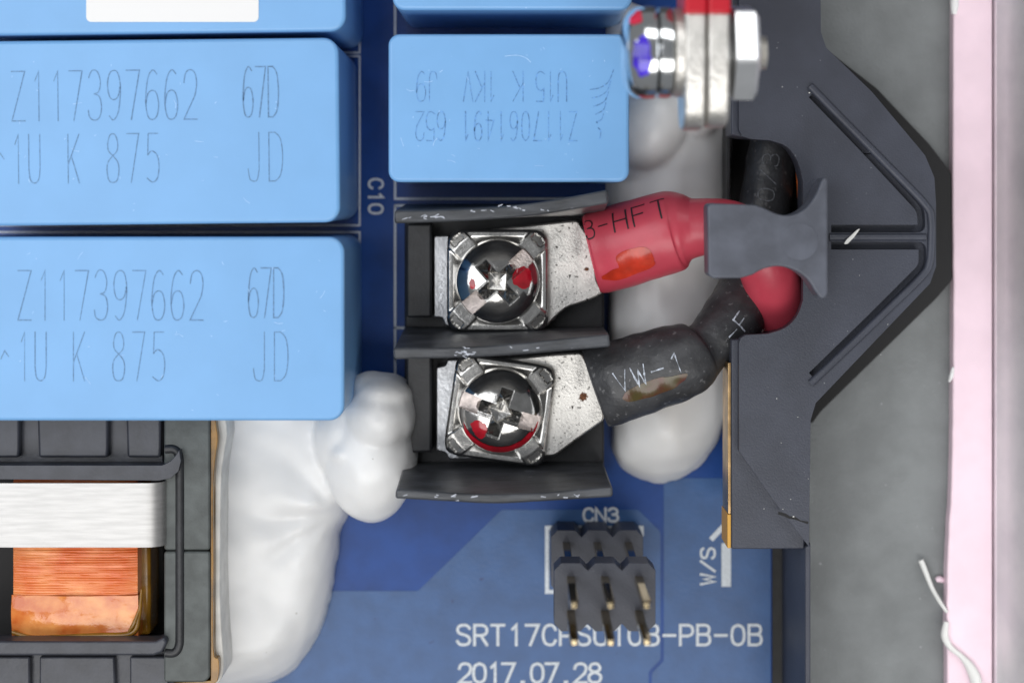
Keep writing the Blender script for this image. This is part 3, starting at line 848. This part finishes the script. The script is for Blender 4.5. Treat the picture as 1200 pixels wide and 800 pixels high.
# ------------------------------------------------------------------ pad, pink strip, metal edge
pad = finish('grey_pad', [P(945, -120, .0), P(1150, -120, .0), P(1150, 940, .0), P(945, 940, .0)] + [P(948, -120, .2), P(1150, -120, .2), P(1150, 940, .2), P(948, 940, .2)],
             [(0, 1, 2, 3), (4, 5, 6, 7), (0, 1, 5, 4), (1, 2, 6, 5), (2, 3, 7, 6), (3, 0, 4, 7)], M['pad'], None, 30)
tag(pad, 'flat mottled grey pad between the bracket and the pink strip', 'pad')
e = [(1117, -120), (1117, 80), (1116.5, 200), (1117.5, 330), (1117, 430), (1116, 520), (1114.5, 580), (1111, 640), (1109.5, 720), (1110, 800), (1110, 940)]
pk = prism('pink_strip', [(x + .7 * noise.noise(Vector((y * .05, 0, 0))), y) for x, y in cat(e, 6)] + [(1163, 940), (1163, -120)], .203, .34, M['pink'], None, bevel=.012)
tag(pk, 'pale pink silicone strip along the metal edge', 'strip')
al = thing('metal_edge', 'bright pale aluminium housing edge beside the pink strip', 'housing', P(1190, 400, .0))
xw = P(1165, 400, .34).x
v = []
for z, dx in ((.0, 0), (.42, 0), (.50, .05), (2.6, .46), (2.75, .60), (2.75, 2.2), (.0, 2.2)):
    v.append(Vector((xw + dx, P(0, -160, 0).y, z)))
n = len(v); v += [Vector((p.x, P(0, 980, 0).y, p.z)) for p in v]
finish('wall', v, [tuple(range(n)), tuple(range(n, 2 * n))] + [(i, (i + 1) % n, n + (i + 1) % n, n + i) for i in range(n)], M['alu'], al, 30, .02)
for nm, nodes, lab in (('silicone_string', [(1079, 656, .26, 3.4), (1084, 668, .27, 3.2), (1092, 688, .28, 2.6), (1101, 704, .33, 2.4), (1110, 717, .36, 2)], 'straight white silicone string leaning from the grey pad onto the pink strip'),
                       ('silicone_string', [(1109, 728, .37, 3.2), (1107, 744, .37, 4.5), (1113, 757, .37, 3.6), (1126, 768, .37, 3.2), (1136, 780, .37, 5.5), (1143, 795, .37, 7), (1145, 812, .37, 5)], 'curled white silicone string lying on the pink strip'),
                       ('silicone_crumb', [(1119, -10, .34, 4.5), (1118.5, 6, .34, 5), (1118, 17, .34, 3)], 'white silicone crumb on the pink strip near the bolt end'),
                       ('silicone_crumb', [(1117, 430, .34, 1.5), (1115, 440, .33, 2.6), (1112.5, 447, .31, 1.4)], 'tiny pale sliver on the pink strip edge beside the bracket point')):
    o = Tube(nodes, 6, 12).build(nm, M['flake'] if 'string' in nm else M['silicone'], None); tag(o, lab, 'silicone')
o = Tube([(1097, 679, .215, 3), (1101, 678, .22, 4), (1105, 680, .215, 3)], 5, 10).build('silicone_crumb', M['pink'], None)
tag(o, 'small pink crumb on the grey pad beside the white string', 'silicone')

# ------------------------------------------------------------------ pin header
hd = thing('pin_header', 'black six pin header with two stacked housings and gold tips', 'connector', P(697, 646, 0))
pitch = 35.2 / S0
hc = P(697.2, 645.5, 0)
def housing(name, z0, z1):
    a = pitch / 2; ch = .055
    pts = []
    def row(sign):
        out = []
        for k in (-1, 0, 1):
            x = k * pitch
            out += [(x - a * .98, sign * (pitch - ch)), (x - a + ch, sign * pitch), (x + a - ch, sign * pitch), (x + a * .98, sign * (pitch - ch))]
        return out
    pts = row(1) + row(-1)[::-1]
    loft(name, [Vector((hc.x + x, hc.y + y, z0)) for x, y in pts], [Vector((hc.x + x, hc.y + y, z1)) for x, y in pts], M['bracket'], hd, bevel=.012)
housing('lower_housing', .012, .42)
housing('upper_housing', 1.50, 1.76)
for i in (-1, 0, 1):
    for j in (-.5, .5):
        x, y = hc.x + i * pitch, hc.y + j * pitch
        h = .031; q = .02; zt = 2.62 + random.uniform(-.02, .02)
        v = [(x + a * h, y + b * h, .004) for a, b in ((-1, -1), (1, -1), (1, 1), (-1, 1))] + [(x + a * h, y + b * h, zt - .05) for a, b in ((-1, -1), (1, -1), (1, 1), (-1, 1))] + \
            [(x + a * q, y + b * q, zt) for a, b in ((-1, -1), (1, -1), (1, 1), (-1, 1))]
        f = [(0, 1, 2, 3), (8, 9, 10, 11)] + [(k, (k + 1) % 4, 4 + (k + 1) % 4, 4 + k) for k in range(4)] + [(4 + k, 4 + (k + 1) % 4, 8 + (k + 1) % 4, 8 + k) for k in range(4)]
        finish('pin', v, f, M['gold'], hd, 25, .006)

# ------------------------------------------------------------------ bolt joint over the board
ZX = 2.62
def xcyl(name, prof, mat_, parent, cy=62, n=48, z=ZX, square=None):
    """lathe round the x axis; prof = (px x, px radius)"""
    v, f = [], []
    for x, r in prof:
        c = P(x, cy, z); R = cm(r, z)
        for k in range(n):
            a = 2 * math.pi * k / n
            rr = R
            if square:
                t = (a + math.radians(18)) % (math.pi / 3) - math.pi / 6
                rr = R * math.cos(math.pi / 6) / math.cos(t) if square == 6 else R
            v.append(Vector((c.x, c.y + rr * math.cos(a), z + rr * math.sin(a))))
    m = len(prof)
    for i in range(m - 1):
        for k in range(n):
            a, b = i * n + k, i * n + (k + 1) % n
            f.append((a, b, b + n, a + n))
    f.append(tuple(range(n))); f.append(tuple(range((m - 1) * n, m * n)))
    return finish(name, v, f, mat_, parent, 35, 0)
bt = thing('bolt', 'shiny pan head bolt with violet and red paint marks joining two lugs', 'bolt', P(800, 62, ZX - .3))
hdp = [(727, 18), (728, 28), (731, 39), (737, 48), (745, 53), (757, 55), (766, 54.5), (768, 52)]
bh = xcyl('head', hdp, M['zinc'], bt)
xcyl('shank', [(769, 18), (853, 18)], M['zinc'], bt)
xcyl('thread_end', [(886, 22), (889, 22), (890, 19), (893, 21), (894, 18), (897, 20), (898, 14)], M['tinlug'], bt)
def head_pt(u, a, off):
    xs = [p[0] for p in hdp]; x = 729 + 36 * u
    for i in range(1, len(hdp)):
        if hdp[i][0] >= x: break
    t = (x - hdp[i - 1][0]) / (hdp[i][0] - hdp[i - 1][0]); r = hdp[i - 1][1] * (1 - t) + hdp[i][1] * t
    c = P(x, 62, ZX); R = cm(r, ZX) + off
    return Vector((c.x, c.y + R * math.cos(a), ZX + R * math.sin(a)))
patch('paint_mark', lambda u, v: head_pt(.25 + .7 * u, math.radians(70 + 62 * v), .006), 40, 40, blob(.45, .5, .42, .44, 3, .9, 2), M['bluepaint'], bh)
patch('paint_mark', lambda u, v: head_pt(.15 + .5 * u, math.radians(30 + 28 * v), .006), 30, 30, blob(.5, .5, .42, .42, 6, .8, 2), M['pinkpaint'], bh)
w_ = xcyl('spring_washer', [(769.5, 50), (771, 53), (778, 54), (785, 53), (787, 50)], M['zinc'], None); tag(w_, 'shiny narrow spring washer behind the painted bolt head', 'washer')
w_ = xcyl('flat_washer', [(788, 49), (789, 52), (798, 52), (799.5, 50)], M['tinlug'], None); tag(w_, 'dull flat washer between spring washer and first lug', 'washer')
M['nut'] = mat('zinc_nut', (.88, .90, .92), .34, 1, var=.06, vscale=6)
nt_ = thing('hex_nut', 'bright hexagonal nut on the bolt end over the bracket', 'nut', P(868, 62, ZX - .3))
xcyl('nut_body', [(854, 52), (857, 60), (880, 60), (885, 52)], M['nut'], nt_, n=96, square=6)
def bolt_lug(x0, x1, end, label):
    t = thing('cable_lug', label, 'lug', P((x0 + x1) / 2, 62, ZX - .3), 'bolted cable lugs')
    v, f = [], []
    # plate seen on edge: outline in the y-z plane
    out = []
    R = cm(54, ZX)
    yb = P(0, end, ZX).y; yt = P(0, -60, ZX).y; yc = P(0, 62, ZX).y
    pts = [(yt, R * .8), (yc + R * .4, R * .95), (yc - R * .4, R * .98), (yb + .12, R * .80), (yb + .03, R * .55), (yb, R * .2), (yb, -R * .2), (yb + .03, -R * .55), (yb + .12, -R * .8), (yc - R * .4, -R), (yc + R * .4, -R), (yt, -R * .8)]
    a = P(x0, 62, ZX + .15).x; b = P(x1, 62, ZX + .15).x
    n = len(pts)
    v = [Vector((a, y, ZX + z)) for y, z in pts] + [Vector((b, y, ZX + z)) for y, z in pts]
    f = [tuple(range(n)), tuple(range(n, 2 * n))] + [(i, (i + 1) % n, n + (i + 1) % n, n + i) for i in range(n)]
    finish('plate', v, f, M['tinlug'], t, 35, .02)
    s = M['redlug']
    q = P(0, 16, ZX + .35).y
    pts2 = [(q, R * 1.02), (yt - 0 + 1.2, R * 1.02), (yt + 1.2, -R * 1.0), (q, -R * 1.0)]
    v = [Vector((a - .004, y, ZX + z)) for y, z in pts2] + [Vector((b + .004, y, ZX + z)) for y, z in pts2]
    finish('red_sleeve', v, [(0, 1, 2, 3), (4, 5, 6, 7), (0, 1, 5, 4), (1, 2, 6, 5), (2, 3, 7, 6), (3, 0, 4, 7)], s, t, 35, .02)
M['redlug'] = mat('red_lug_sleeve', (.50, .008, .022), .4)
bolt_lug(800.5, 825, 153, 'tinned red sleeved lug on edge beside the washers')
bolt_lug(827.5, 852.5, 150, 'tinned red sleeved lug on edge beside the hex nut')

# ------------------------------------------------------------------ transformer
tr = thing('transformer', 'grey ferrite transformer with steel band and orange copper winding', 'transformer', P(110, 650, .012))
ZT = 1.10
prism('core_half', round_poly([(192, 440), (246, 440), (246, 644.5), (192, 644.5)], 4), .012, ZT, M['ferrite'], tr, bevel=.015)
prism('core_half', round_poly([(192, 646), (246, 646), (246, 793), (240, 799), (192, 799)], 4), .012, ZT, M['ferrite'], tr, bevel=.015)
prism('varnish_edge', cat([(247, 440), (253, 496), (255, 515), (252, 540), (249.5, 580), (250, 660), (250, 760), (256, 772), (256, 792), (248, 801), (205, 803), (205, 799.5)], 4) + [(247, 797)], .012, ZT - .03, M['varnish'], tr, bevel=.01)
fl = prism('film_wrap', cat([(254, 440), (266, 500), (263, 530), (259, 570), (258, 700), (262, 780), (256, 800)], 5) + [(252, 800), (252, 440)], .012, .98, M['film'], tr, bevel=.008)
# bobbin
prism('bobbin_flange', [(-60, 440), (191.5, 440), (191.5, 552), (-60, 552)], .012, .98, M['bobbin'], tr, bevel=.01)
for x0, x1 in ((-60, 24), (43, 128), (147, 190)):
    prism('flange_panel', [(x0 - 1, 440), (x1 - 1, 440), (x1 - 2, 536), (x0 + 2, 536)], .982, 1.07, M['bobbin'], tr, bevel=.02)
lip = [(-60, 545)] + [(180, 545)] + cat([(190, 545), (200, 540), (207, 532), (210, 527)], 3) + [(212, 540), (209, 552), (200, 560), (186, 563)] + [(-60, 561)]
prism('bobbin_lip', lip, .984, 1.19, M['bobbin'], tr, bevel=.02, segs=3)
prism('bobbin_lip', [(-60, 751)] + [(182, 751), (192, 746), (196, 752), (190, 764), (180, 768), (-60, 768)], .984, 1.19, M['bobbin'], tr, bevel=.02, segs=3)
prism('bobbin_flange', [(-60, 762), (199.5, 762), (199.5, 900), (-60, 900)], .012, .982, M['bobbin'], tr, bevel=.01)
for x0, x1, k in ((-60, 35, 0), (46, 134, 5), (152, 198, 0)):
    prism('flange_panel', [(x0, 769), (x1, 769), (x1 + k, 900), (x0, 900)], .984, 1.05, M['bobbin'], tr, bevel=.015)
prism('window_floor', [(-60, 552), (191, 552), (191, 752), (-60, 752)], .012, .45, M['gap'], tr)
fr = round_poly([(193, 527), (211, 527), (211, 764), (193, 764)], 9, 5)
T = Tube([(194, 526, ZT - .012, 5.5), (204, 526, ZT - .012, 5.5), (210, 534, ZT - .012, 5.5), (211, 560, ZT - .012, 5.5), (211, 650, ZT - .012, 5.5), (211, 735, ZT - .012, 5.5), (210, 756, ZT - .012, 5.5), (204, 764, ZT - .012, 5.5), (194, 764, ZT - .012, 5.5)], 6, 10)
T.build('shaded_slot_outline', M['black'], tr)  # black bead drawn for a recessed slot, its shadow put into the colour
# winding
ZWI = 1.0
def wind(name, x0, x1, y0, y1, mat_, zt, amp, pitch_px, parent, wob=0.0):
    v, f = [], []
    ny = int((y1 - y0) / pitch_px * 6)
    prof = []
    nx = 30
    for k in range(nx + 1):
        x = x0 + (x1 - x0) * k / nx; prof.append((x, zt - .035 * abs(2 * k / nx - 1) ** 6))
    prof = [(x0 - 1, .5)] + prof + [(x1 + 1, .5)]
    m = len(prof)
    for j in range(ny + 1):
        y = y0 + (y1 - y0) * j / ny
        for x, z in prof:
            p = P(x, y, zt); yy = y + .9 * noise.noise(Vector((x * .015, y * .25, 7))); p.z = z - amp + amp * abs(math.sin(math.pi * (yy - y0) / pitch_px)) ** .6 * (.7 + .5 * noise.noise(Vector((x * .02, y * .4, 2))))
            if wob: p.z += wob * noise.noise(Vector((x * .02, y * .03, 1.3)))
            v.append(p)
    for j in range(ny):
        for i in range(m - 1):
            a = j * m + i; f.append((a, a + 1, a + m + 1, a + m))
    return finish(name, v, f, mat_, parent, 60)
w0 = wind('winding', 14, 160, 560, 702, M['copper'], ZWI, .010, 3.0, tr)
tag(w0, kind='stuff')
wind('tape_wrap', 12, 161, 698, 747, M['kapton'], ZWI + .008, 0, 8, tr, .05)
prism('winding_side', [(161.5, 560), (176, 560), (176, 744), (161.5, 744)], .46, .82, M['varnish'], tr, bevel=.03)
# resin rivulets over the winding end
for nodes in ([(14, 740, 1.0, 2), (40, 747, .99, 3), (80, 745, .99, 3.5), (120, 744, .99, 3), (155, 741, .99, 3), (163, 720, .98, 2.5), (166, 690, .97, 1.5)],
              [(150, 742, 1.0, 1.5), (158, 728, 1.0, 2.2), (164, 712, .98, 1.5)]):
    Tube(nodes, 6, 12, .1).build('resin_bead', M['varnish'], tr)
# steel band over the winding, bent down at its end
v, f = [], []
prof = [(-60, 1.22)] + [(a, 1.22) for a in (0, 60, 120, 160, 170)]
bx = P(172, 600, 1.22).x
line = [(P(x, 600, z).x, z) for x, z in prof]
for k in range(1, 9):
    a = math.pi / 2 * k / 8; line.append((bx + .13 * math.sin(a), 1.22 - .13 + .13 * math.cos(a)))
line.append((line[-1][0] + .02, .4))
n = len(line)
ya, yb = P(0, 566, 1.22).y, P(0, 641, 1.22).y
th = .03
for (x, z) in line: v.append(Vector((x, ya, z)))
for (x, z) in line: v.append(Vector((x, yb, z)))
def inset(k):
    p = Vector(line[k]); a = Vector(line[max(k - 1, 0)]); b = Vector(line[min(k + 1, n - 1)]); t = (b - a).normalized()
    return p + Vector((t.y, -t.x)) * th
for k in range(n): q = inset(k); v.append(Vector((q.x, ya, q.y)))
for k in range(n): q = inset(k); v.append(Vector((q.x, yb, q.y)))
for k in range(n - 1):
    f += [(k, k + 1, n + k + 1, n + k), (2 * n + k, 3 * n + k, 3 * n + k + 1, 2 * n + k + 1), (k, 2 * n + k, 2 * n + k + 1, k + 1), (n + k, n + k + 1, 3 * n + k + 1, 3 * n + k)]
f += [(0, n, 3 * n, 2 * n), (n - 1, 3 * n - 1, 4 * n - 1, 2 * n - 1)]
finish('steel_band', v, f, M['band'], tr, 35)
